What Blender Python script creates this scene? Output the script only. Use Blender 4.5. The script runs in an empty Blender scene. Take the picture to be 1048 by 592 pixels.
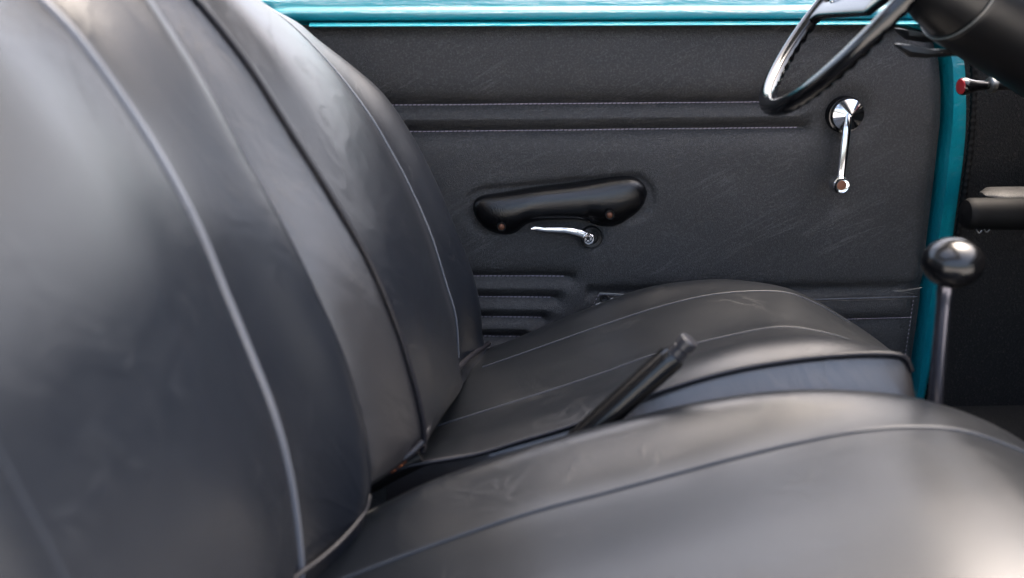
import bpy, math, random
from mathutils import Vector, Matrix
random.seed(4)
sc = bpy.context.scene
COL = sc.collection
rad = math.radians

# ------------------------------------------------------------------ camera frame
W0, H0, FP = 1048.0, 592.0, 1048*35/36
CAM = Vector((0, 0, 1.10))
PITCH, YAW = rad(19), rad(3)
fwd = Vector((math.sin(YAW)*math.cos(PITCH), math.cos(YAW)*math.cos(PITCH), -math.sin(PITCH)))
right = Vector((math.cos(YAW), -math.sin(YAW), 0))
up = right.cross(fwd)
def at(px, py, Y):
    """point of the plane y = Y that the photograph shows at this pixel"""
    d = fwd + right*((px-524)/FP) - up*((py-296)/FP)
    return CAM + d*(Y/d.y)
def atd(px, py, dy): return at(px, py, 1.60-dy)
def pl(pts, Y): return [at(x, y, Y) for x, y in pts]

# ------------------------------------------------------------------ materials
def new_mat(name, color, rough=.5, metal=0, spec=.5, coat=0, coat_rough=.1):
    m = bpy.data.materials.new(name); m.use_nodes = True
    b = m.node_tree.nodes['Principled BSDF']
    b.inputs['Base Color'].default_value = (*color, 1)
    b.inputs['Roughness'].default_value = rough
    b.inputs['Metallic'].default_value = metal
    b.inputs['Specular IOR Level'].default_value = spec
    b.inputs['Coat Weight'].default_value = coat
    b.inputs['Coat Roughness'].default_value = coat_rough
    return m
class NT:
    def __init__(s, m):
        s.t = m.node_tree; s.n = s.t.nodes; s.b = s.n['Principled BSDF']
        s.tc = s.n.new('ShaderNodeTexCoord')
    def link(s, a, b): s.t.links.new(a, b)
    def mapping(s, rot=(0,0,0), scale=(1,1,1)):
        mp = s.n.new('ShaderNodeMapping'); s.link(s.tc.outputs['Object'], mp.inputs[0])
        mp.inputs['Rotation'].default_value = rot; mp.inputs['Scale'].default_value = scale
        return mp.outputs[0]
    def streaked(s, rot, stretch):
        mp = s.mapping(rot, (1, 1, 1/stretch)); mp.node.vector_type = 'TEXTURE'
        return mp
    def noise(s, vec, scale, detail=3, rough=.5, dist=0):
        n = s.n.new('ShaderNodeTexNoise'); s.link(vec, n.inputs['Vector'])
        n.inputs['Scale'].default_value = scale; n.inputs['Detail'].default_value = detail
        n.inputs['Roughness'].default_value = rough; n.inputs['Distortion'].default_value = dist
        return n.outputs[0]
    def voro(s, vec, scale, feature='F1'):
        n = s.n.new('ShaderNodeTexVoronoi'); s.link(vec, n.inputs['Vector']); n.feature = feature
        n.inputs['Scale'].default_value = scale
        return n.outputs[0]
    def ramp(s, fac, stops):
        r = s.n.new('ShaderNodeValToRGB'); s.link(fac, r.inputs[0])
        e = r.color_ramp.elements
        while len(e) < len(stops): e.new(.5)
        for el, (p, c) in zip(e, stops):
            el.position = p; el.color = (c, c, c, 1) if isinstance(c, (int, float)) else (*c, 1)
        return r.outputs[0]
    def math(s, op, a, b):
        n = s.n.new('ShaderNodeMath'); n.operation = op
        for i, v in enumerate((a, b)):
            if isinstance(v, (int, float)): n.inputs[i].default_value = v
            else: s.link(v, n.inputs[i])
        return n.outputs[0]
    def mix(s, fac, a, b):
        n = s.n.new('ShaderNodeMix'); n.data_type = 'RGBA'
        s.link(fac, n.inputs[0])
        for i, v in ((6, a), (7, b)):
            if isinstance(v, tuple): n.inputs[i].default_value = (*v, 1)
            else: s.link(v, n.inputs[i])
        return n.outputs[2]
    def bump(s, h, strength, dist, prev=None):
        n = s.n.new('ShaderNodeBump'); n.inputs['Strength'].default_value = strength
        n.inputs['Distance'].default_value = dist; s.link(h, n.inputs['Height'])
        if prev is not None: s.link(prev, n.inputs['Normal'])
        return n.outputs[0]

def leather(name, base, rough, crease_rot, crease_amt, grain=1.0, streak=0.0, soft=0.0, dusty=.1, cs=7, cst=6.5, dsc=520, fold=0, fold_rot=(0, 0, 0)):
    m = new_mat(name, base, rough); t = NT(m)
    obj = t.mapping()
    g1 = t.voro(obj, 620); g2 = t.noise(obj, 900, 2)
    g = t.math('ADD', g1, g2)
    nrm = t.bump(g, .45*grain, .0009)
    v = t.streaked(crease_rot, cst)
    c = t.noise(v, cs, 6, .58, .8)
    line = t.ramp(c, [(0, 0), (.482, 0), (.5, 1), (.518, 0), (1, 0)])
    gate = t.ramp(t.noise(obj, 9, 2), [(.45, 0), (.62, 1)])
    line = t.math('MULTIPLY', line, gate)
    nrm = t.bump(line, .35*crease_amt, .0012, nrm)
    if soft:
        lo = t.noise(t.streaked(crease_rot, 3), 9, 3, .5, .6)
        nrm = t.bump(lo, soft, .02, nrm)
    if fold:
        fn = t.noise(t.streaked(fold_rot, 4), 5.5, 3, .5, .5)
        fg = t.ramp(t.noise(obj, 5, 2), [(.42, 0), (.6, 1)])
        nrm = t.bump(t.math('MULTIPLY', t.ramp(fn, [(0, 0), (.44, 0), (.5, 1), (.56, 0), (1, 0)]), fg), fold, .006, nrm)
    t.link(nrm, t.b.inputs['Normal'])
    mott = t.noise(obj, 26, 4, .6)
    r = t.math('ADD', t.math('MULTIPLY', mott, .10), rough-.05)
    r = t.math('ADD', r, t.math('MULTIPLY', line, .1))
    t.link(r, t.b.inputs['Roughness'])
    dust = t.ramp(t.noise(obj, dsc, 3, .7), [(.48, 0), (.68, 1)])
    light = tuple(min(1, x*3.0+.03) for x in base)
    f = t.math('ADD', t.math('MULTIPLY', line, streak), t.math('MULTIPLY', dust, dusty))
    t.link(t.mix(f, base, light), t.b.inputs['Base Color'])
    return m

M = {}
M['seat'] = leather('black_seat_leather', (.0028, .0044, .0080), .36, (0, rad(62), 0), .6, .30, .06, .025, .012, fold=.07, fold_rot=(0, rad(62), 0))
M['seat_top'] = leather('black_cushion_leather', (.0036, .0048, .0070), .345, (0, rad(-20), 0), .5, .32, .05, .022, .012, fold=.05, fold_rot=(0, rad(15), rad(60)))
M['seat_side'] = leather('black_side_leather', (.013,.0125,.0140), .37, (0, rad(60), 0), .8, .4, .05, .12, .012)  # base lifted above the seat black, standing in for light on the sides
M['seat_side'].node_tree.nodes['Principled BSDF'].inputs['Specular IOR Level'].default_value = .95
M['door'] = leather('black_door_vinyl', (.017, .0165, .0168), .43, (0, rad(-27), 0), 1.0, 2.0, .45, .04, .48, 3.2, 11, 300)
M['piping'] = new_mat('black_piping', (.006, .006, .009), .40, spec=.35)
M['seam'] = new_mat('welded_seam', (.07, .078, .095), .32)
M['soft_seam'] = new_mat('soft_welded_seam', (.014, .018, .026), .48, spec=.3)
M['stitch'] = new_mat('pale_thread', (.26, .23, .27), .7)
M['dark_stitch'] = new_mat('grey_thread', (.10, .09, .11), .7)
M['gloss'] = new_mat('gloss_black_plastic', (.0022, .0022, .0026), .22, spec=.45, coat=.0)
M['satin'] = new_mat('satin_black', (.0028, .0028, .0033), .36, spec=.4)
M['rubber'] = new_mat('black_rubber', (.0020, .0020, .0022), .65, spec=.18)
M['chrome'] = new_mat('chrome', (.75, .76, .78), .10, 1)
M['brushed'] = new_mat('worn_steel', (.20, .20, .19), .38, 1)
M['copper'] = new_mat('copper_screw', (.13, .055, .032), .5, .6)
M['red'] = new_mat('red_plastic', (.22, .008, .012), .3, coat=.5)
M['foam'] = new_mat('orange_foam', (.30, .075, .015), .9)
M['knurl'] = new_mat('knurled_grey', (.016, .016, .019), .34)
M['shaft'] = new_mat('worn_dark_chrome', (.10, .10, .12), .22, .9)
M['rim'] = new_mat('polished_black_rim', (.0022, .0022, .0026), .12, spec=.6)
M['hole'] = new_mat('dark_hole', (.002, .002, .002), .9)
M['roof_bounce'] = new_mat('pale_roof_bounce', (.38, .38, .37), .9)  # underside of the added roof, pale to bounce light into the cabin
M['bounce_concrete'] = new_mat('bounce_concrete', (.10, .10, .10), .9)
# armrest: gloss plastic moulded with a fine grid grain
m = M['armrest'] = new_mat('armrest_plastic', (.0025, .0025, .003), .26); t = NT(m)
t.link(t.bump(t.voro(t.mapping(), 430), .28, .0010), t.b.inputs['Normal'])
# carpet
m = M['carpet'] = new_mat('black_carpet', (.006, .006, .006), .95); t = NT(m)
n = t.noise(t.mapping(), 260, 3, .75)
t.link(t.mix(t.ramp(n, [(.56, 0), (.72, 1)]), (.0015, .0014, .0015), (.034, .029, .026)), t.b.inputs['Base Color'])
t.link(t.bump(n, .9, .004), t.b.inputs['Normal'])
# teal paint: clear coated, faintly orange-peeled
m = M['teal'] = new_mat('teal_paint', (.0, .165, .215), .35, coat=.65, coat_rough=.04, spec=.3); t = NT(m)
t.link(t.bump(t.noise(t.mapping((0,0,0),(.45,5,5)), 12, 5, .6, 1.5), .55, .02), t.b.inputs['Coat Normal'])
d = t.ramp(t.noise(t.mapping(), 90, 3, .7), [(.66, 0), (.70, 1)])
t.link(t.mix(t.math('MULTIPLY', d, .35), (.0, .165, .215), (.01, .12, .15)), t.b.inputs['Base Color'])
m = M['bounce_concrete']; t = NT(m)
t.link(t.mix(t.noise(t.mapping(), 60, 5, .7), (.38, .37, .35), (.50, .49, .46)), t.b.inputs['Base Color'])  # unseen ground raised to pale concrete to bounce light onto the door
m = M['speckle'] = new_mat('speckled_grey', (.12, .115, .11), .6); t = NT(m)
t.link(t.mix(t.ramp(t.noise(t.mapping(), 500, 2), [(.45, 0), (.6, 1)]), (.003, .003, .003), (.035, .032, .03)), t.b.inputs['Base Color'])

# ------------------------------------------------------------------ object helpers
def thing(name, loc, label, cat, group=None):
    o = bpy.data.objects.new(name, None); COL.objects.link(o); o.location = loc
    o.empty_display_size = .05
    o['label'] = label; o['category'] = cat
    if group: o['group'] = group
    return o
ORG = {}
def obj(name, vf, mat, parent=None, label=None, angle=40):
    """links one mesh; vertices are in world space, stored relative to the top thing's origin"""
    v, f = vf
    org = Vector((0, 0, 0)); p = parent
    while p is not None:
        if p.type == 'EMPTY': org = Vector(p.location)
        p = p.parent
    me = bpy.data.meshes.new(name)
    me.from_pydata([tuple(Vector(a)-org) for a in v], [], f)
    me.validate(); me.update()
    import bmesh
    bm = bmesh.new(); bm.from_mesh(me); bmesh.ops.recalc_face_normals(bm, faces=bm.faces); bm.to_mesh(me); bm.free()
    for p_ in me.polygons: p_.use_smooth = True
    me.set_sharp_from_angle(angle=rad(angle))
    me.materials.append(M[mat] if isinstance(mat, str) else mat)
    o = bpy.data.objects.new(name, me); COL.objects.link(o)
    if parent is not None: o.parent = parent
    if label: o['label'] = label
    return o
def join(*vfs):
    V, F_ = [], []
    for v, f in vfs:
        k = len(V); V += list(v); F_ += [tuple(i+k for i in q) for q in f]
    return V, F_

def resample(pts, n):
    """smooth (Catmull-Rom) curve through pts, n points evenly along its length"""
    P = [Vector(p) for p in pts]
    if len(P) == 2: P = [P[0], P[0].lerp(P[1], .5), P[1]]
    Q = [P[0]*2-P[1]] + P + [P[-1]*2-P[-2]]
    out = []
    for i in range(1, len(Q)-2):
        for k in range(12):
            t = k/12; a, b, c, d = Q[i-1], Q[i], Q[i+1], Q[i+2]
            out.append(.5*((2*b)+(c-a)*t+(2*a-5*b+4*c-d)*t*t+(3*b-a-3*c+d)*t**3))
    out.append(P[-1])
    L = [0]
    for i in range(1, len(out)): L.append(L[-1]+(out[i]-out[i-1]).length)
    res = []; j = 0
    for k in range(n):
        s = L[-1]*k/(n-1)
        while j < len(L)-2 and L[j+1] < s: j += 1
        u = (s-L[j])/max(1e-9, L[j+1]-L[j]); res.append(out[j].lerp(out[j+1], min(1, max(0, u))))
    return res
def crom(a, b, c, d, t):
    return .5*((2*b)+(c-a)*t+(2*a-5*b+4*c-d)*t*t+(3*b-a-3*c+d)*t**3)
def interp_stations(S, sub, closed=False, sharp=()):
    """S: list of equally long curves -> more curves between them; a sharp station keeps its corner"""
    n = len(S); out = []
    for i in range(n if closed else n-1):
        b, c = S[i], S[(i+1) % n]
        a = S[i-1] if (closed or i > 0) else None
        d = S[(i+2) % n] if (closed or i+2 < n) else None
        if i in sharp: a = None
        if (i+1) % n in sharp: d = None
        for k in range(sub):
            t = k/sub; row = []
            for j in range(len(b)):
                B, Cc = b[j], c[j]
                A = a[j] if a else B*2-Cc
                D = d[j] if d else Cc*2-B
                row.append(crom(A, B, Cc, D, t))
            out.append(row)
    if not closed: out.append(S[-1])
    return out
def loft(rows, cu=False, cv=False, caps=False):
    """rows of points; cu: the rows themselves are closed loops; cv: last row joins the first; caps: close both open ends"""
    n = len(rows[0]); V = [p for r in rows for p in r]; F_ = []
    R = len(rows)
    for i in range(R if cv else R-1):
        for j in range(n if cu else n-1):
            a = i*n+j; b = i*n+(j+1) % n; i2 = (i+1) % R
            F_.append((a, b, i2*n+(j+1) % n, i2*n+j))
    if caps and cu:
        F_.append(tuple(range(n))[::-1]); F_.append(tuple((R-1)*n+j for j in range(n)))
    if caps and cv:
        for j, s in ((0, 1), (n-1, -1)):
            F_.append(tuple(i*n+j for i in range(R))[::s])
    return V, F_
def frames(P):
    T = []
    for i in range(len(P)):
        a = P[max(0, i-1)]; b = P[min(len(P)-1, i+1)]; T.append((b-a).normalized())
    u = Vector((0, 0, 1)) if abs(T[0].z) < .9 else Vector((0, 1, 0))
    N = (u - T[0]*u.dot(T[0])).normalized(); out = []
    for i, tt in enumerate(T):
        N = (N - tt*N.dot(tt)).normalized(); out.append((tt, N, tt.cross(N)))
    return out
def tube(P, r, n=12, caps=True, flat=None, prof=None):
    """tube along P; r number or f(s); flat: f(s) -> factor on the second axis"""
    P = [Vector(p) for p in P]; rows = []
    for i, (p, (tt, N, B)) in enumerate(zip(P, frames(P))):
        s = i/(len(P)-1); rr = r(s) if callable(r) else r; k = flat(s) if callable(flat) else (flat or 1)
        rows.append([p + N*(rr*math.cos(2*math.pi*j/n)) + B*(rr*k*math.sin(2*math.pi*j/n)) for j in range(n)])
    return loft(rows, cu=True, caps=caps)
def lathe(prof, origin, axis, n=40, closed=True):
    """prof: (radius, height) pairs around the axis"""
    ax = Vector(axis).normalized(); u = Vector((0, 0, 1)) if abs(ax.z) < .9 else Vector((1, 0, 0))
    N = (u-ax*u.dot(ax)).normalized(); B = ax.cross(N); O = Vector(origin)
    rows = [[O+ax*h+N*(r*math.cos(2*math.pi*j/n))+B*(r*math.sin(2*math.pi*j/n)) for j in range(n)] for r, h in prof]
    return loft(rows, cu=True, caps=closed)
def box(lo, hi, bev=.0):
    x0, y0, z0 = lo; x1, y1, z1 = hi
    V = [Vector((x, y, z)) for x in (x0, x1) for y in (y0, y1) for z in (z0, z1)]
    F_ = [(0,1,3,2), (4,6,7,5), (0,4,5,1), (2,3,7,6), (0,2,6,4), (1,5,7,3)]
    return V, F_
def off(curve, dx=0, dy=0, dz=0): return [p+Vector((dx, dy, dz)) for p in curve]
def setY(curve, Y, dz=0, dx=0): return [Vector((p.x+dx, Y, p.z+dz)) for p in curve]

# ================================================================== SEATS
NL = 110
def bumpy(curve, amp, seed, f=9):
    return curve
def side_faces(o, i0):
    """side panels facing the aisle: black leather, light on them painted in as a paler base"""
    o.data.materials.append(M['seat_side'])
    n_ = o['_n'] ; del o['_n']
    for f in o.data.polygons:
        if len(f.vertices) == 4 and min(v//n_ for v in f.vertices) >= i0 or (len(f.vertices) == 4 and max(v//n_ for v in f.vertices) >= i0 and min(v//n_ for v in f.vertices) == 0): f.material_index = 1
def build_seat(name, loc, label, back, cushion):
    root = thing(name, loc, label, 'car seat', 'leather bucket seats')
    # ---- backrest: closed loop of stations (front near -> front far -> back)
    S = [resample(c, NL) for c in back['front']]
    near, far = S[0], S[-1]
    th = back['thick']
    side_mid = []
    for p in near:                       # the padded side leans outwards towards its foot
        k = min(1, max(0, (1.12-p.z)/.5)); side_mid.append(p+Vector((-th*.5, -.026-.05*k, -.008)))
    loop = S + [off(far, -th*.45, .012, -.005), off(far, -th, -.03, -.02), off(near, -th, .02, -.02), side_mid]
    rows = interp_stations(loop, 9, closed=True, sharp=(0, len(S)-1))
    # soft top: shrink and lift the last columns so that the roll closes
    n = len(rows)
    def extend(rows, end, steps):
        idx = -1 if end else 0
        c = sum((r[idx] for r in rows), Vector())/len(rows)
        d = sum(((r[idx]-r[idx-1 if end else 1]).normalized() for r in rows), Vector()).normalized()
        for sh, lift in steps:
            for r in rows:
                p = c+(r[-1 if end else 0]-c)*1.0
            pts = [c+(base-c)*sh+d*lift for base in ([r[-1] for r in rows] if end else [r[0] for r in rows])]
            yield pts
    top = list(extend(rows, True, [(.96, .010), (.85, .020), (.6, .027)]))
    for r, a, b, c in zip(rows, *top): r += [a, b, c]
    V, F_ = loft(rows, cv=True, caps=True)
    bk = obj('backrest', (V, F_), back['mat'], root, angle=75)
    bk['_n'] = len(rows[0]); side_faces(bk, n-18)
    for c, r_ in back['piping']: obj('piping', tube(resample(c, 90), r_, 10), 'piping', bk)
    for c, r_ in back['seams']: obj('seam', tube(resample(c, 90), r_, 8), 'seam', bk)
    for c, r_ in back.get('folds', []): obj('seam', tube(resample(c, 90), r_, 8), 'soft_seam', bk)
    # ---- cushion
    S = [resample(c, NL) for c in cushion['top']]
    near, far = S[0], S[-1]; h = cushion['h']
    tp = lambda j: min(1, max(0, (j-6)/26))       # the boxing flattens out towards the backrest
    loop = S + [off(far, 0, .012, -h*.5), off(far, 0, -.01, -h),
                [p+Vector((0, .004-.024*tp(j), -h)) for j, p in enumerate(near)],
                [p+Vector((.004*tp(j), .004-.038*tp(j), -h*.5)) for j, p in enumerate(near)]]
    rows = interp_stations(loop, 9, closed=True, sharp=(0, len(S)-1))
    cu = obj('cushion', loft(rows, cv=True, caps=True), cushion['mat'], root, angle=75)
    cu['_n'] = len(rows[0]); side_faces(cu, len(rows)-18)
    for c, r_ in cushion['piping']: obj('piping', tube(resample(c, 90), r_, 10), 'piping', cu)
    for c, r_ in cushion['seams']: obj('seam', tube(resample(c, 90), r_, 8), 'soft_seam', cu)
    return root, bk, cu

# ---------- far (driver's) seat
b_pip = pl([(431,462),(433,440),(425,400),(407,340),(378,270),(341,205),(300,140),(252,65),(200,0),(160,-38),(115,-60),(60,-70)], 1.08)
b_rdg = pl([(449,432),(450,410),(442,360),(425,305),(402,245),(375,190),(343,130),(300,62),(245,-2),(205,-38),(160,-58),(105,-68)], 1.145)
b_mid = pl([(470,402),(470,380),(462,330),(447,280),(424,215),(395,155),(362,102),(318,48),(268,2),(225,-30),(180,-46),(125,-52)], 1.26)
b_sea = pl([(478,388),(469,366),(466,325),(455,287),(440,239),(419,191),(397,150),(377,117),(345,75),(308,35),(280,12),(240,-12),(190,-30),(130,-38)], 1.38)
b_sil = pl([(505,370),(495,350),(492,317),(484,280),(467,235),(449,192),(425,144),(394,98),(361,68),(324,40),(300,21),(252,0),(205,-18),(140,-28)], 1.47)
b_far = [p+Vector((-.055, .065, -.004)) for p in b_sil]
c_pip = pl([(395,486),(421,477),(486,466),(530,453),(595,433),(676,401),(750,380),(819,368.5),(878,363.5),(915,364),(927,369),(932,381)], 1.09)
c_cre = pl([(400,469),(430,461),(486,446),(530,432),(595,410),(676,378),(750,355),(819,345.5),(870,348),(910,358),(926,366),(932,377)], 1.15)
c_sB = pl([(410,448),(432,441),(486,424),(568,398),(622,380),(676,361),(750,343),(800,335),(845,341),(890,355),(918,365),(929,377)], 1.24)
c_sA = pl([(440,396),(494,376),(540,360),(611,335),(676,314),(736,301),(798,299),(835,311),(870,331),(900,350),(915,362),(922,372)], 1.40)
c_sil = pl([(440,384),(494,360),(530,346),(595,319),(655,297),(700,288.5),(745,286),(789,292),(819,302),(840,313),(868,330),(890,346),(900,360)], 1.47)
c_far = [p+Vector((-.01, .06, -.035)) for p in c_sil]
roll_far = [at(432,458,1.075), at(437,440,1.10), at(445,411,1.15), at(459,388,1.26), at(478,368,1.38), at(494,356,1.46), at(500,352,1.50)]
seatF, bkF, cuF = build_seat('bucket_seat', (.3, 1.29, .28),
    'black leather car seat against the far door, its cushion beside the door panel',
    dict(front=[b_pip, b_rdg, b_mid, b_sea, b_sil, b_far], thick=.15, mat='seat',
         piping=[(off(b_pip, .002, -.001), .0036), (roll_far, .0042),
                 ([at(433,452,1.07), at(418,466,1.06), at(400,477,1.055), at(378,487,1.05), at(350,492,1.05)], .0042)],
         seams=[(off(b_sea[1:], .0004, 0), .0019)]),
    dict(top=[c_pip, c_cre, c_sB, c_sA, c_sil, c_far], h=.13, mat='seat_top',
         piping=[(off(c_pip, 0, -.002, .002), .0034)],
         seams=[(off(c_sB[1:-2], 0, 0, .0001), .0014), (off(c_sA[1:-3], 0, 0, .0001), .0014)]))

# ---------- near (passenger's) seat
n_sil = pl([(365,560),(376,515),(377,480),(369,430),(351,370),(325,310),(290,237),(250,165),(202,78),(150,0),(112,-42),(60,-70),(-10,-84)], .98)
n_sea = pl([(300,625),(308,592),(305,545),(296,484),(280,423),(256,361),(230,298),(208,244),(184,196),(155,146),(122,96),(81,40),(43,0),(0,-36),(-60,-62),(-140,-74)], .90)
zmax = lambda c: max(p.z for p in c)
n_mid = setY(n_sea, .74, .0, -.006)
n_se2 = setY(n_sea, .56, -.004, -.055)
n_pip = setY(n_sea, .48, -.012, -.11)
n_rnd = [p+Vector((-.022, .034, -.002)) for p in n_sil]
n_far = [p+Vector((-.075, .048, -.006)) for p in n_sil]
m_sil = pl([(300,566),(345,545),(372,530),(430,501),(480,482),(560,455),(640,433),(700,418),(760,407),(820,401),(880,401),(940,408),(1000,427),(1048,453),(1085,480),(1105,505)], 1.0)
m_sea = pl([(290,615),(340,598),(377,583),(459,553),(540,526),(622,504),(700,483),(760,467),(819,453),(878,442),(938,438),(990,443),(1048,464),(1095,492),(1120,522)], .915)
m_mid = setY(m_sea, .76, .006)
m_se2 = setY(m_sea, .61, 0)
m_pip = setY(m_sea, .50, -.03)
m_far = [p+Vector((-.008, .055, -.035)) for p in m_sil]
roll_near = [at(380,508,1.00), at(375,524,.98), at(358,546,.95), at(335,568,.92), at(303,592,.88), at(262,625,.82), at(225,670,.75)]
seatN, bkN, cuN = build_seat('bucket_seat', (.2, .76, .28),
    'nearest black leather car seat, filling the left edge and foreground out of focus',
    dict(front=[n_pip, n_se2, n_mid, n_sea, n_sil, n_rnd, n_far], thick=.15, mat='seat',
         piping=[(off(n_pip, .002, 0), .004), (off(roll_near, -.002), .0026)],
         seams=[(off(n_sea, -.0010), .0050)], folds=[(off(n_se2, -.0012), .0014)]),
    dict(top=[m_pip, m_se2, m_mid, m_sea, m_sil, m_far], h=.13, mat='seat_top',
         piping=[(m_far, .0036), (m_pip, .0036)],
         seams=[(off(m_sea, 0, 0, .0004), .0024), (off(m_se2, 0, 0, .0002), .0018)]))

# hinge bracket and torn foam in the gap below the far backrest
obj('hinge_bracket', join(tube([at(375,500,1.09), at(400,486,1.09), at(432,470,1.09)], .010, 8, flat=.4)), 'satin', seatF)
fm = []
for k in range(9):
    c = at(396+k*2.3, 484-k*1.6+random.uniform(-2,2), 1.075)
    fm.append(tube([c, c+Vector((random.uniform(-.004,.006), -.003, random.uniform(-.004,.006)))], .0022, 5))
obj('exposed_foam', join(*fm), 'foam', seatF, label='orange foam showing in the gap under the backrest')

# ================================================================== DOOR
DY = 1.60
door = thing('trimmed_door', (.4, DY, .35), 'black padded door panel in teal metal frame, with armrest, latch lever and window crank', 'car door')
def seg_d(x, z, a, b):
    ax, az, bx, bz = a.x, a.z, b.x, b.z
    dx, dz = bx-ax, bz-az; t = ((x-ax)*dx+(z-az)*dz)/(dx*dx+dz*dz); t = min(1, max(0, t))
    return math.hypot(x-ax-dx*t, z-az-dz*t)
LINES = [((250,111),(812,106)), ((250,139),(824,132.5)),
         ((440,285),(583,285.5)), ((440,306),(568,307)), ((440,327),(556,327.5)), ((440,347),(535,347.5))]
L3 = [(at(*a, DY), at(*b, DY)) for a, b in LINES]
edge_px = [(905,26),(935,28),(950,34),(959,46),(964,62),(966,90),(965,130),(957,200),(950,260),(940,340),(930,405),(918,480),(905,560)]
edge = [at(x, y, DY) for x, y in edge_px]
ztop = at(600, 25.5, DY).z; zbot = .335
arm_top = [(484,212),(486,206),(493,201),(510,198),(546,192),(585,187.5),(622,182.2),(640,180.6),(650,182),(658,187.5),(661.5,195)]
arm_bot = [(484,214),(488,224),(497,233.5),(508,238.5),(519,239.8),(529,237),(538,229),(550,225),(577,223.4),(594,224.4),(606,228.5),(618,231.5),(632,230),(648,220),(658,209),(662,198)]
def edge_x(z):
    if z >= edge[0].z: return edge[0].x
    for a, b in zip(edge, edge[1:]):
        if a.z >= z >= b.z: return a.x+(b.x-a.x)*(a.z-z)/(a.z-b.z)
    return edge[-1].x
A0, A1 = at(500, 216, DY), at(645, 203, DY)
K0 = at(866, 117, DY); K1 = at(603, 243, DY)
P0, P1 = at(608, 301, DY), at(938, 301, DY)
xr_top = edge[0].x
def relief(x, z):
    h = 0
    dens = 0
    for i, (a, b) in enumerate(L3):
        d = seg_d(x, z, a, b)
        w, A = (.0150, .0200) if i < 2 else (.0105, .0150)
        dens = max(dens, A*math.exp(-(d/w)**1.05))
    h -= dens
    d = max(0, seg_d(x, z, A0, A1)-.033); h -= .006*math.exp(-(d/.009)**2)
    d = max(0, math.hypot(x-K0.x, z-K0.z)-.028); h -= .007*math.exp(-(d/.016)**2)
    d = max(0, math.hypot(x-K1.x, z-K1.z)-.015); h -= .005*math.exp(-(d/.010)**2)
    d = abs(z-P0.z) if x > P0.x-.01 else math.hypot(x-P0.x, z-P0.z); h -= .006*math.exp(-(d/.012)**2)
    d = max(0, ztop-z); h -= .011*math.exp(-(d/.012)**1.3)
    d = max(0, edge_x(z)-x); h -= .012*math.exp(-(d/.014)**1.5)
    h += .0012*math.sin(x*23+z*9)*math.sin(z*31-x*7)
    return h
nx, nz = 400, 300
xl = at(180, 200, DY).x
rows = []
for j in range(nz+1):
    z = ztop+(zbot-ztop)*j/nz; xr = edge_x(z); r = []
    for i in range(nx+1):
        x = xl+(xr-xl)*i/nx; r.append(Vector((x, DY-relief(x, z), z)))
    rows.append(r)
V, F_ = loft(rows)
back = [[Vector((p.x, DY+.035, p.z)) for p in (rows[k][0], rows[k][-1])] for k in (0, nz)]
skirt = []
ring = rows[0] + [r[-1] for r in rows[1:]] + rows[-1][-2::-1] + [r[0] for r in rows[-2:0:-1]]
sk = loft([ring, [Vector((p.x, DY+.03, p.z)) for p in ring]], cu=True)
card = obj('door_card', join((V, F_), sk), 'door', door, angle=80)
def stitches(a, b, pitch, ln, r, lift=.0006, fn=relief, Yb=DY):
    a, b = Vector(a), Vector(b); L = (b-a).length; n = int(L/pitch); d = (b-a)/L; out = []
    for k in range(n):
        p = a+d*(k*pitch); y = Yb-(fn(p.x, p.z) if fn else 0)-lift
        q = Vector((p.x, y, p.z)); tilt = Vector((0, 0, r*.5))
        out.append(tube([q-tilt*0, q+d*ln*.5+Vector((0,-.0006,0)), q+d*ln+tilt], r, 6))
    return join(*out)
for i, (a, b) in enumerate(L3):
    s = stitches(Vector((max(a.x, at(380,200,DY).x), DY, a.z+(b.z-a.z)*(max(a.x, at(380,200,DY).x)-a.x)/(b.x-a.x))), b, .0072, .0050, .0011)
    obj('stitching', s, 'stitch', card)

# pocket along the foot of the card
pk_top = lambda px: 305.5-(px-825)*.028 if px > 650 else 300+(px-612)*.055
def pk_pt(px, dpy, dy): return at(px, pk_top(px)+dpy, DY)+Vector((0, -dy, 0))
xs = [612+k*(936-612)/60 for k in range(61)]
prof = [(0, .002), (0, .008), (1.2, .012), (3.2, .012), (6, .013), (12, .014), (18, .012), (21, .0085), (22, .0075), (23.5, .009), (40, .0105), (75, .009), (150, .007)]
rows = []
for px in xs:
    e = 1 if px < 925 else max(.25, (936-px)/11)
    r = []
    for dpy, dy in prof:
        wob = .0008*math.sin(px*.55+dpy) if 2 < dpy < 14 else 0
        xx = px-(0 if px > 640 else (640-px)/28*dpy*.65*0)
        p = at(px-dpy*.135 if px > 800 else px-dpy*.6*max(0, (800-px)/188), pk_top(px)+dpy, DY); r.append(p+Vector((0, -(dy*e+wob), 0)))
    rows.append(r)
pocket = obj('map_pocket', loft(rows), 'door', door, label='black sewn pocket along the lower edge of the door panel', angle=60)
obj('piping', tube([at(px, pk_top(px)-.6, DY)+Vector((0, -.010, 0)) for px in xs], .0009, 8), 'seam', pocket)
obj('stitching', stitches(at(862,327,DY-.011), at(934,325,DY-.011), .0052, .0034, .0006, 0, None, DY-.011), 'stitch', pocket)
vs = []
for k in range(15):
    p = at(935.5-k*.62, 303+k*4.2, DY-.010); vs.append(tube([p, p+Vector((-.0004, 0, -.003))], .0006, 6))
obj('stitching', join(*vs), 'stitch', pocket)
vs = []
for k in range(7):
    p = at(613-k*2.0, 302+k*3.6, DY-.010); vs.append(tube([p, p+Vector((-.0018, 0, -.003))], .0008, 6))
obj('stitching', join(*vs), 'stitch', pocket)
obj('grommet', lathe([(.0075, 0), (.0075, .002), (.006, .003), (.0048, .002), (.0048, -.002)], at(618.5, 306, DY-.012), (0,-1,0), 24), 'hole', pocket)
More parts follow.
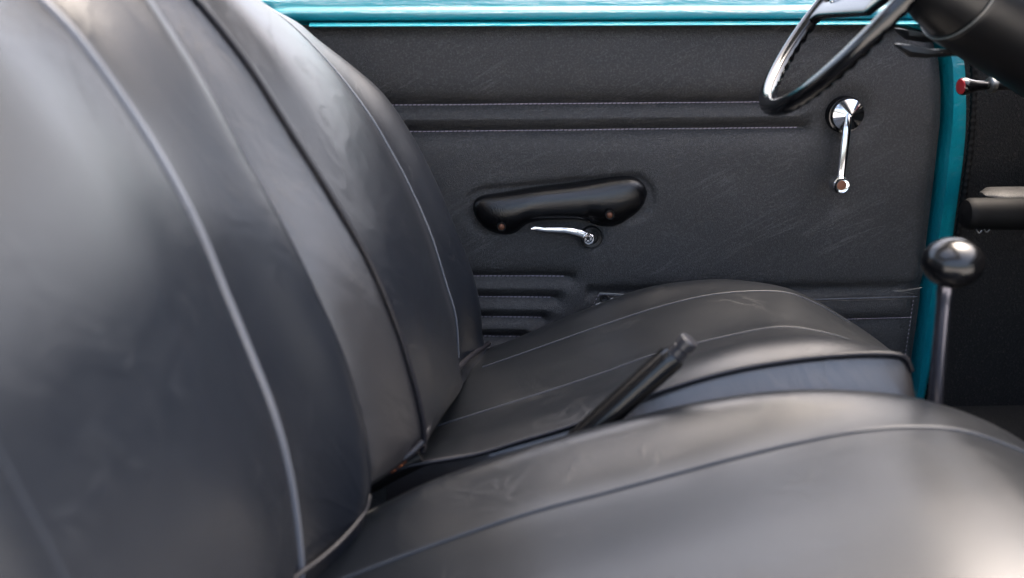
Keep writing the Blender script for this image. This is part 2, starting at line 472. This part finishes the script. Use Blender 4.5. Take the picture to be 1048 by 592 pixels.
obj('metal_strip', join(tube([at(613.5,300.2,DY-.014), at(630,301,DY-.014), at(652,302.8,DY-.014)], .0010, 8),
    tube([at(625,306.5,DY-.014), at(632,306,DY-.014), at(643,305.2,DY-.014)], .0022, 8, flat=.5),
    tube([at(610,313,DY-.014), at(614,311.5,DY-.014), at(618,311.5,DY-.014)], .0026, 8, flat=.4)), 'brushed', pocket)
obj('clip', join(tube([at(914.5,298,DY-.016), at(926,299,DY-.016), at(938,301.5,DY-.014)], .0007, 8),
                 tube([at(914.5,298,DY-.016), at(925,297.7,DY-.016), at(936,296,DY-.014), at(943.5,294.5,DY-.014)], .0007, 8)), 'brushed', pocket)

# sill: painted metal along the top of the door
def pxz(py): return at(600, py, DY).z
zs = pxz(20.5); z_t0, z_t1 = pxz(26.2), pxz(21.6)
sx0, sx1 = at(-250, 20, DY).x, at(1010, 20, DY).x
sill_prof = [(1.625, zs-.02), (1.612, zs-.004), (1.596, zs), (1.591, zs+.003), (1.589, zs+.008), (1.590, zs+.013), (1.592, zs+.0155), (1.598, zs+.019), (1.602, zs+.0225), (1.603, zs+.030), (1.614, zs+.040), (1.628, zs+.048), (1.650, zs+.052), (1.668, zs+.046), (1.668, zs-.03)]
rows = []
for k in range(121):
    x = sx0+(sx1-sx0)*k/120; r = []
    e = 1/(1+math.exp(-(x-at(283, 10, DY).x)/.006))
    for i, (y, z) in enumerate(sill_prof):
        q = (1-e)*(0 if i < 6 or i > 9 else 1); yy = y+(1.594-y)*q*.85
        if i == len(sill_prof)-1: yy = y
        r.append(Vector((x, yy, z)))
    rows.append(resample(r, 40))
sill = obj('door_sill', loft(rows), 'teal', door, angle=50)
obj('outer_skin', loft([[Vector((x, y, z)) for y, z in ((1.680, zs+.046), (1.69, zs+.048), (1.71, zs+.03), (1.735, zs-.08), (1.745, zs-.3), (1.735, .32), (1.65, .30), (1.62, .33))] for x in (sx0, sx1)]), 'teal', door)
tx0, tx1 = at(318, 24, DY).x, at(940, 24, DY).x
rows = []
for k in range(61):
    x = tx0+(tx1-tx0)*k/60
    y0 = DY-.013
    rows.append([Vector((x, y, z)) for y, z in ((y0+.012, z_t0), (y0-.002, z_t0), (y0-.0085, z_t0+.0008), (y0-.0088, z_t0+.002), (y0-.004, (z_t0+z_t1)/2), (y0+.002, z_t1-.001), (y0+.012, z_t1))])
obj('trim_strip', loft(rows, cu=True, caps=True), 'teal', door, angle=50)
# front edge of the door: folded teal metal
Lp = [(896,23),(926,24.5),(945,30),(956,39),(963,50),(967,64),(968.5,92),(968,128),(963,165),(960,198),(954,245),(946,305),(938,360),(931,410),(922,470)]
Fp = [(900,17),(934,19),(952,26),(964,37),(971,50),(975,66),(976,92),(975,128),(971,165),(967,200),(961,245),(953,305),(945,360),(938,410),(929,470)]
Rp = [(905,10),(942,13),(963,22),(976,35),(983,50),(987,66),(988.5,92),(988.5,128),(985.5,165),(981,198),(976,235),(968,290),(958,350),(948,408),(938,470)]
a_ = resample(pl(Lp, 1.612), 80); f_ = resample(pl(Fp, 1.594), 80); r_ = resample(pl(Rp, 1.612), 80)
mid1 = [(a+b)/2+Vector((0, -.003, 0)) for a, b in zip(a_, f_)]
mid2 = [(a+b)/2+Vector((0, .002, 0)) for a, b in zip(f_, r_)]
obj('door_frame', loft([setY(a_, 1.64), a_, mid1, f_, mid2, r_, setY(r_, 1.66)]), 'teal', door, angle=28)

# armrest
ar = []
T = resample([Vector((x, 0, y)) for x, y in arm_top], 60); B = resample([Vector((x, 0, y)) for x, y in arm_bot], 60)
def yat(C, x):
    for p, q in zip(C, C[1:]):
        if p.x <= x <= q.x: return p.z+(q.z-p.z)*(x-p.x)/max(1e-6, q.x-p.x)
    return C[0].z if x < C[0].x else C[-1].z
N_ = 70; rows = []
for k in range(N_+1):
    s = k/N_; x = 484.2+(661.7-484.2)*(.5-.5*math.cos(math.pi*s))
    yt, yb = yat(T, x), yat(B, x)
    if yb-yt < .6: yb = yt+.6
    hh = (yb-yt)/2; c = (yt+yb)/2
    D = .031*min(1, (max(0, 1-abs((x-573)/89)**3.2))**.5+.02)
    ring = []
    for j in range(36):
        th = 2*math.pi*j/36; cz, sz = math.cos(th), math.sin(th)
        if sz >= 0:
            ez = math.copysign(abs(cz)**.85, cz); d = sz**.75
            lower = max(0, -ez)         # the feet below the grip lie closer to the panel
            foot = 0 if yb < 226 and 540 < x < 605 else min(1, (yb-yt-30)/12 if yb-yt > 30 else 0)
            d *= 1-.45*foot*lower**1.2
            y = DY-.001-D*d; z = ez
        else:
            y = DY+.006; z = cz
        ring.append(at(x, c-hh*z, DY)*1.0 + Vector((0, y-DY, 0)))
    rows.append(ring)
arm = obj('armrest', loft(rows, cu=True, caps=True), 'armrest', door, angle=60)
for (px, py, yy) in ((513, 231.5, .020), (623.5, 219.5, .026)):
    c = atd(px, py, yy)
    sc_ = obj('screw', lathe([(.0052, 0), (.0052, .0060), (.0038, .0072), (.001, .0075)], c, (0,-1,0), 24), 'copper', arm)
    obj('screw_cup', lathe([(.0072, 0), (.0072, .0085), (.0062, .0085), (.0058, .004)], c, (.05,-1,.1), 28, closed=False), 'hole', sc_)

# latch lever
esc = obj('latch_escutcheon', lathe([(.0185, -.004), (.0185, .005), (.0170, .0065), (.0115, .0055), (.0108, .0015), (.002, .001)], atd(605, 242.5, .001), (0,-1,0), 40), 'satin', door)
lp = resample([atd(602,244,.017), atd(596,240.5,.019), atd(588,238,.022), atd(579,236.2,.024), atd(568,235.8,.026), atd(557,235.4,.028), atd(549,234.3,.030), atd(543.5,234.5,.031)], 40)
lever = obj('latch_lever', join(tube(lp, lambda s: (.0050*(1-s)**1.2+.0038) if s < .95 else .0038*(1-(s-.95)/.05*.6), 18, flat=.62),
       lathe([(.0092, -.014), (.0098, .004), (.0094, .008), (.0080, .0092), (.0005, .0092)], atd(602,244.4,.018), (0,-1,.1), 36)), 'chrome', door)
cc = atd(602, 244.2, .0274)
em = [lathe([(.0072, 0), (.0072, .0009), (.0060, .0009), (.0060, 0)], cc, (0,-1,.1), 32, closed=False)]
for k in range(5):
    a = math.pi/2+k*2*math.pi/5; dv = Vector((math.cos(a), 0, math.sin(a)))
    em.append(tube([cc+dv*.0004, cc+dv*.0030, cc+dv*.0056], lambda s: .0016*(1-s*.75), 6))
obj('emblem', join(*em), 'hole', lever)

# window crank
c0 = atd(867.5, 117.5, .010)+Vector((0,.010,0))
obj('crank_escutcheon', lathe([(.0300, -.006), (.0300, .006), (.0285, .009), (.024, .009)], at(864.5,117.5,DY)+Vector((0,.002,0)), (0,-1,0), 48), 'gloss', door)
cone = lathe([(.0255, .009), (.0262, .012), (.0255, .0145), (.014, .0195), (.004, .0235), (.001, .0245)], c0, (0,-1,0), 56)
ap = resample([atd(868,116,.018), atd(867,130,.026), atd(864.5,150,.032), atd(862,172,.036), atd(860.3,188,.038)], 40)
crank = obj('window_crank', join(cone, tube(ap, lambda s: .0048, 18, flat=lambda s: 1.15+.35*min(1, s*2.5)+.15*s)), 'chrome', door)
kax_ = Vector((.05,-1,.06)).normalized(); kc = atd(861.5, 190, .060)-kax_*.0275
kn = obj('crank_knob', lathe([(.0085, -.004), (.0118, 0), (.0122, .006), (.0100, .012), (.0105, .017), (.0135, .020), (.0138, .026), (.0122, .028), (.0105, .0275)], kc, kax_, 40), 'chrome', crank)
obj('knob_cap', lathe([(.0080, .0270), (.0076, .0283), (.003, .0288)], kc, kax_, 32), 'copper', kn)

# ================================================================== CAR BODY (footwell side of the cabin)
body = thing('cabin_shell', (1.0, 1.0, .2), 'dark carpeted footwell and floor of the car in front of the teal door edge', 'car body')
# weatherstrip beside the door edge
ws = resample(pl([(985,20),(993,42),(996,66),(996.5,97),(994.5,135),(990,175),(984,215),(977,262),(970,305),(960,360),(950,408),(940,460)], 1.60), 260)
obj('weatherstrip', tube(ws, lambda s: .0058+.0009*math.sin(s*260/2*math.pi), 8), 'rubber', body)
xk = at(985, 100, 1.63).x
obj('kick_panel', box((xk-.12, 1.645, .28), (1.55, 1.67, .97)), 'carpet', body)
fl = []
for j in range(25):
    r = []
    for i in range(61):
        y = .36+(1.645-.36)*i/60; x = -.95+(2.45)*j/24
        tun = .15*math.exp(-((y-1.03)/.075)**4)
        r.append(Vector((x, y, .285+tun+max(0, x-1.15)*.6)))
    fl.append(r)
obj('floor_carpet', loft(fl), 'carpet', body)
obj('firewall', box((1.40, .36, .28), (1.43, 1.645, 1.0)), 'carpet', body)
obj('rocker_panel', loft([[Vector((x, y, z)) for y, z in ((.36,.26),(.36,.33),(.345,.345),(.30,.345),(.285,.33),(.285,.18),(.33,.16))] for x in (-.95, 1.45)]), 'teal', body)
rf = []  # unseen roof, added to shape the light in the cabin
for j in range(21):
    u = j/20; x = -.95+1.55*u
    rf.append([Vector((x, .33+1.22*k/16, 1.50-.05*(2*u-1)**2*1.6-.05*(k/8-1)**2)) for k in range(17)])
def light_opening(vf):                    # opening cut in the added roof so light reaches the front seats
    v, f = vf
    return v, [q for q in f if not (SR[0] <= (q[0]//17) < SR[1] and SR[2] <= (q[0] % 17) < SR[3])]
SR = (8, 18, 3, 11)
obj('light_roof', join(light_opening(loft(rf)), light_opening(loft([[p+Vector((0, 0, .03)) for p in r] for r in rf]))), 'roof_bounce', body, angle=60)
obj('rear_bulkhead', box((-.98, .36, .28), (-.95, 1.645, .80)), 'carpet', body)

# ================================================================== DASHBOARD
dash = thing('dashboard', (1.15, 1.0, .9), 'black dashboard overhanging the dark footwell at the upper right', 'dashboard')
# fascia roll: swept across the car
def sweep_y(prof, y0, y1, n=2): return loft([[Vector((x, y0+(y1-y0)*k/(n-1), z)) for x, z in prof] for k in range(n)], cu=True, caps=True)
pf = [(1.00,.955),(.985,.975),(.985,1.06),(1.0,1.10),(1.06,1.14),(1.30,1.16),(1.40,1.13),(1.40,.99),(1.06,.955)]
obj('fascia', sweep_y(pf, .36, 1.62), 'satin', dash, angle=50)
# chrome-capped pull knob under the dash
kO = at(1012, 87.5, 1.50); kax = Vector((-1, -.10, -.02))
pk = obj('pull_knob', lathe([(.006,-.004),(.0062,.004),(.0075,.014),(.0088,.024),(.0115,.034),(.0132,.039),(.0136,.043),(.0125,.046)], kO, kax, 36), 'gloss', dash, label='red-tipped black pull knob under the dashboard')
obj('knob_cap', lathe([(.0122,.0458),(.0112,.0475),(.004,.0482)], kO, kax, 32), 'red', pk)
obj('collar', lathe([(.0095,-.010),(.0125,-.008),(.0125,-.001),(.0095,.001)], kO, kax, 32), 'brushed', pk)
obj('bracket', join(box(at(1010,86,1.512), at(1018,68,1.50)+Vector((0,0,.02))), tube([kO, at(1035,87,1.51), at(1110,84,1.52)], .0075, 12)), 'satin', pk)

# ================================================================== UNDER-DASH SHELF
shelf = thing('parcel_shelf', (1.1, 1.5, .85), 'black padded roll with grey speckled top in the footwell at the right edge', 'shelf')
rp = resample([at(984,219,1.50), at(1010,219,1.50), at(1060,219,1.50), at(1200,219,1.52)], 60)
obj('padded_roll', tube(rp, lambda s: .0255*min(1, (1-max(0, 1-s/.045)**2.2)**.5+.05), 28), 'rubber', shelf)
tpx = [at(1010,199,1.52), at(1200,199,1.54)]
obj('shelf_top', loft([[Vector((tpx[0].x+(tpx[1].x-tpx[0].x)*k/30, 1.535+.035*math.cos(a)*min(1, .3+k/3), tpx[0].z-.004+.0095*math.sin(a)*min(1, .3+k/3))) for a in [j*math.pi/10 for j in range(20)]] for k in range(31)], cu=True, caps=True), 'speckle', shelf)
obj('staple', join(tube(resample([at(999,235,1.485), at(1002,239,1.48), at(1005,236,1.48)], 8), .0012, 6), tube(resample([at(1007,235,1.485), at(1010,238,1.48), at(1013,235,1.48)], 8), .0012, 6)), 'brushed', shelf)

# ================================================================== STEERING
C0 = Vector((.517, 1.29, 1.10-.055)); al, be, RW = .92, .122, .181
nn = Vector((-math.sin(al)*math.cos(be), math.sin(be), math.cos(al)*math.cos(be)))
hh_ = nn.cross(Vector((0, 0, 1))).normalized(); ss_ = nn.cross(hh_)
wheel = thing('steering_wheel', tuple(C0), 'thin-rimmed black steering wheel with finger grips, seen edge-on at the top right', 'steering wheel')
NR = 720; rows = []
for i in range(NR):
    ph = 2*math.pi*i/NR; rd = ss_*math.cos(ph)+hh_*math.sin(ph); c = C0+rd*RW; r = []
    bump_ = .0026*(.5+.5*math.cos(ph*58))**.7
    for j in range(18):
        a = 2*math.pi*j/18; ca, sa = math.cos(a), math.sin(a)
        under = max(0, -sa)
        r.append(c + rd*(.0112*ca) + nn*((.0108+bump_*under)*sa))
    rows.append(r)
obj('rim', loft(rows, cu=True, cv=True), 'rim', wheel, angle=60)
# hub
Oc = at(950, -30, 1.24)
obj('hub', lathe([(.008,.016),(.014,.018),(.018,.026),(.020,.04),(.030,(Oc-C0).length+.02)], C0, Oc-C0, 40), 'satin', wheel)
# spokes, each a tapered flat arm
def rimpt(px):
    best = None
    for i in range(360):
        ph = rad(i); P = C0+(ss_*math.cos(ph)+hh_*math.sin(ph))*RW; d = P-CAM; t = d.dot(fwd)
        x, y = 524+FP*d.dot(right)/t, 296-FP*d.dot(up)/t
        q = (x-px[0])**2+(y-px[1])**2
        if best is None or q < best[0]: best = (q, ph)
    return best[1]
phF = rimpt((838, 14))
def spoke(ph):
    rd = ss_*math.cos(ph)+hh_*math.sin(ph); tn = -ss_*math.sin(ph)+hh_*math.cos(ph); rows = []
    for k in range(25):
        s = k/24; c = C0+rd*(RW*(1-s))-nn*(.018*s)
        w = .011+.018*(1-min(1, s/.18))**2+.010*s; th = .0065
        ring = []
        for j in range(20):
            a = 2*math.pi*j/20; ca, sa = math.cos(a), math.sin(a)
            ring.append(c+tn*w*math.copysign(abs(ca)**.5, ca)+nn*th*math.copysign(abs(sa)**.5, sa))
        rows.append(ring)
    return loft(rows, cu=True, caps=True)
for ph in (phF, -phF*1.45): obj('spoke', spoke(ph), 'gloss', wheel, angle=35)
obj('horn_ring', tube(resample([at(853,7,1.42), at(852,0,1.42), at(856,-8,1.42), at(880,-30,1.40)], 20), .0035, 12), 'chrome', wheel)

colm = thing('steering_column', tuple(Oc), 'black bowl-shaped steering column housing at the top right corner, two stalks to its left', 'steering column')
dC = (right*.9-up*.33+fwd*.36).normalized()
obj('column_cup', lathe([(.020,-.03),(.040,-.012),(.050,.008),(.057,.030),(.0605,.052),(.0615,.056)], Oc, dC, 64), 'satin', colm)
obj('column_shroud', lathe([(.0630,.054),(.0655,.057),(.066,.062),(.067,.09),(.069,.13),(.071,.20),(.078,.34),(.08,.55)], Oc, dC, 72), 'satin', colm)
ax_ = dC; N_r = (up-ax_*up.dot(ax_)).normalized(); B_r = ax_.cross(N_r)
cr = Oc+ax_*.0555
obj('trim_ring', loft([[cr+(N_r*math.cos(a)+B_r*math.sin(a))*(.0640+.0011*math.cos(b))+ax_*(.0011*math.sin(b)) for b in [k*math.pi/4 for k in range(8)]] for a in [k*math.pi/60 for k in range(120)]], cu=True, cv=True), 'brushed', colm)
def stalk(st, Y0, Y1, th):
    rows = []; n = len(st)
    for k, (px, yt, yb) in enumerate(st):
        Y = Y0+(Y1-Y0)*k/(n-1)
        e = .25 if k == 0 else 1
        a, b = at(px, yt, Y), at(px, yb, Y); w = Vector((0, th*e, 0))
        rows.append([a-w*.8, a+w*.8, (a+b)/2+w, b+w*.5, b-w*.5, (a+b)/2-w])
    return loft(rows, cu=True, caps=True)
obj('stalk', stalk([(916,29,31.5),(921,29.5,36),(928,30.5,41),(944,33.5,43.5),(953,36,43),(975,42,46)], 1.36, 1.30, .008), 'satin', colm, angle=30)
obj('stalk', stalk([(916,45,47.5),(921,45,51.5),(930,46,58.5),(946,49.5,59.5),(954,51,58.5),(985,50,57)], 1.28, 1.27, .008), 'satin', colm, angle=30)

# ================================================================== GEAR LEVER
Yg = 1.04
gear = thing('gear_lever', tuple(at(955, 420, Yg)), 'black ball-topped gear lever standing before the teal door edge', 'gear lever')
gb = at(975, 269, Yg)
gp = [at(955,470,Yg), at(957.5,412,Yg), at(962,355,Yg), at(967,300,Yg), at(968.5,288,Yg)]
gp = resample([at(950,560,Yg)]+gp, 60)
gx = (gp[-1]-gp[-6]).normalized()
obj('shaft', tube(gp, lambda s: .0082 if s < .93 else .0082+.0010*math.sin((s-.93)/.07*math.pi), 20), 'shaft', gear)
obj('boot', lathe([(.05,-.02),(.045,.0),(.030,.012),(.034,.02),(.022,.032),(.024,.04),(.012,.055)], gp[0]+Vector((0,0,-.01)), (0,0,1), 40), 'rubber', gear)
bp = []
for k in range(25):
    a = math.pi*k/24; r = .0335*math.sin(a); h = -.0285*math.cos(a)
    if k == 0: r = .007
    bp.append((max(r, .0005), h))
obj('knob', lathe(bp, gb, gx, 48), 'gloss', gear)

# ================================================================== HANDBRAKE
Yh = 1.045
hb = thing('handbrake', tuple(at(560, 480, Yh)), 'black handbrake lever rising between the two seat cushions', 'handbrake')
h0, h1, h2 = at(556, 486, Yh+.005), at(691, 364, Yh-.005), at(705, 349, Yh-.008)
hp = resample([h0, h0.lerp(h1, .5), h1], 40)
grip = obj('grip', join(tube(hp, lambda s: .0142+.0008*s if s < .985 else .0135, 28)), 'gloss', hb)
dd = (h2-h1).normalized()
obj('release_button', lathe([(.0105,-.005),(.0105,.011),(.0092,.0120),(.0092,.0140),(.0118,.0150),(.0118,.0245),(.0100,.0265),(.002,.027)], h1, dd, 32), 'knurl', hb, label='grey collared release button at the tip')
# lever plate under the grip, its thin flange shows on the left
fl_ = [at(551,482,Yh+.016), at(683,361.5,Yh+.006)]
obj('lever_plate', tube(resample(fl_, 30), lambda s: .0100, 12, flat=.8), 'rubber', hb)

# ================================================================== SURROUNDINGS
g = obj('ground', loft([[Vector((x, y, 0)) for x in (-60, -20, 0, 20, 60)] for y in (-60, -20, 0, 20, 60)]), 'bounce_concrete')
g['kind'] = 'structure'

# ================================================================== LIGHT
w = bpy.data.worlds.new('World'); sc.world = w; w.use_nodes = True
nt = w.node_tree; bg = nt.nodes['Background']
sky = nt.nodes.new('ShaderNodeTexSky'); sky.sky_type = 'NISHITA'; sky.sun_disc = False
SUN_EL, SUN_AZ = 66, 46          # degrees; azimuth clockwise from +Y
sky.sun_elevation = rad(SUN_EL); sky.sun_rotation = rad(SUN_AZ)
sky.air_density = 1.0; sky.dust_density = 8; sky.ozone_density = 0.2
nt.links.new(sky.outputs[0], bg.inputs[0]); bg.inputs[1].default_value = .15
sun = bpy.data.lights.new('sun', 'SUN'); sun.energy = .55; sun.angle = rad(35); sun.color = (1, .95, .88)
so = bpy.data.objects.new('sun', sun); COL.objects.link(so)
d = Vector((math.sin(rad(SUN_AZ))*math.cos(rad(SUN_EL)), math.cos(rad(SUN_AZ))*math.cos(rad(SUN_EL)), math.sin(rad(SUN_EL))))
so.rotation_euler = d.to_track_quat('Z', 'Y').to_euler()

# ================================================================== CAMERA
cam = bpy.data.cameras.new('camera'); co = bpy.data.objects.new('camera', cam); COL.objects.link(co)
R_ = Matrix((right, up, -fwd)).transposed()
co.matrix_world = Matrix.Translation(CAM) @ R_.to_4x4()
cam.lens = 35; cam.sensor_width = 36; cam.clip_start = .02; cam.clip_end = 500
cam.dof.use_dof = True; cam.dof.focus_distance = 1.62; cam.dof.aperture_fstop = 2.5
sc.camera = co
vs_ = sc.view_settings; vs_.view_transform = 'Standard'; vs_.look = 'None'; vs_.exposure = 2.9; vs_.gamma = 1
sc.view_settings.use_curve_mapping = False
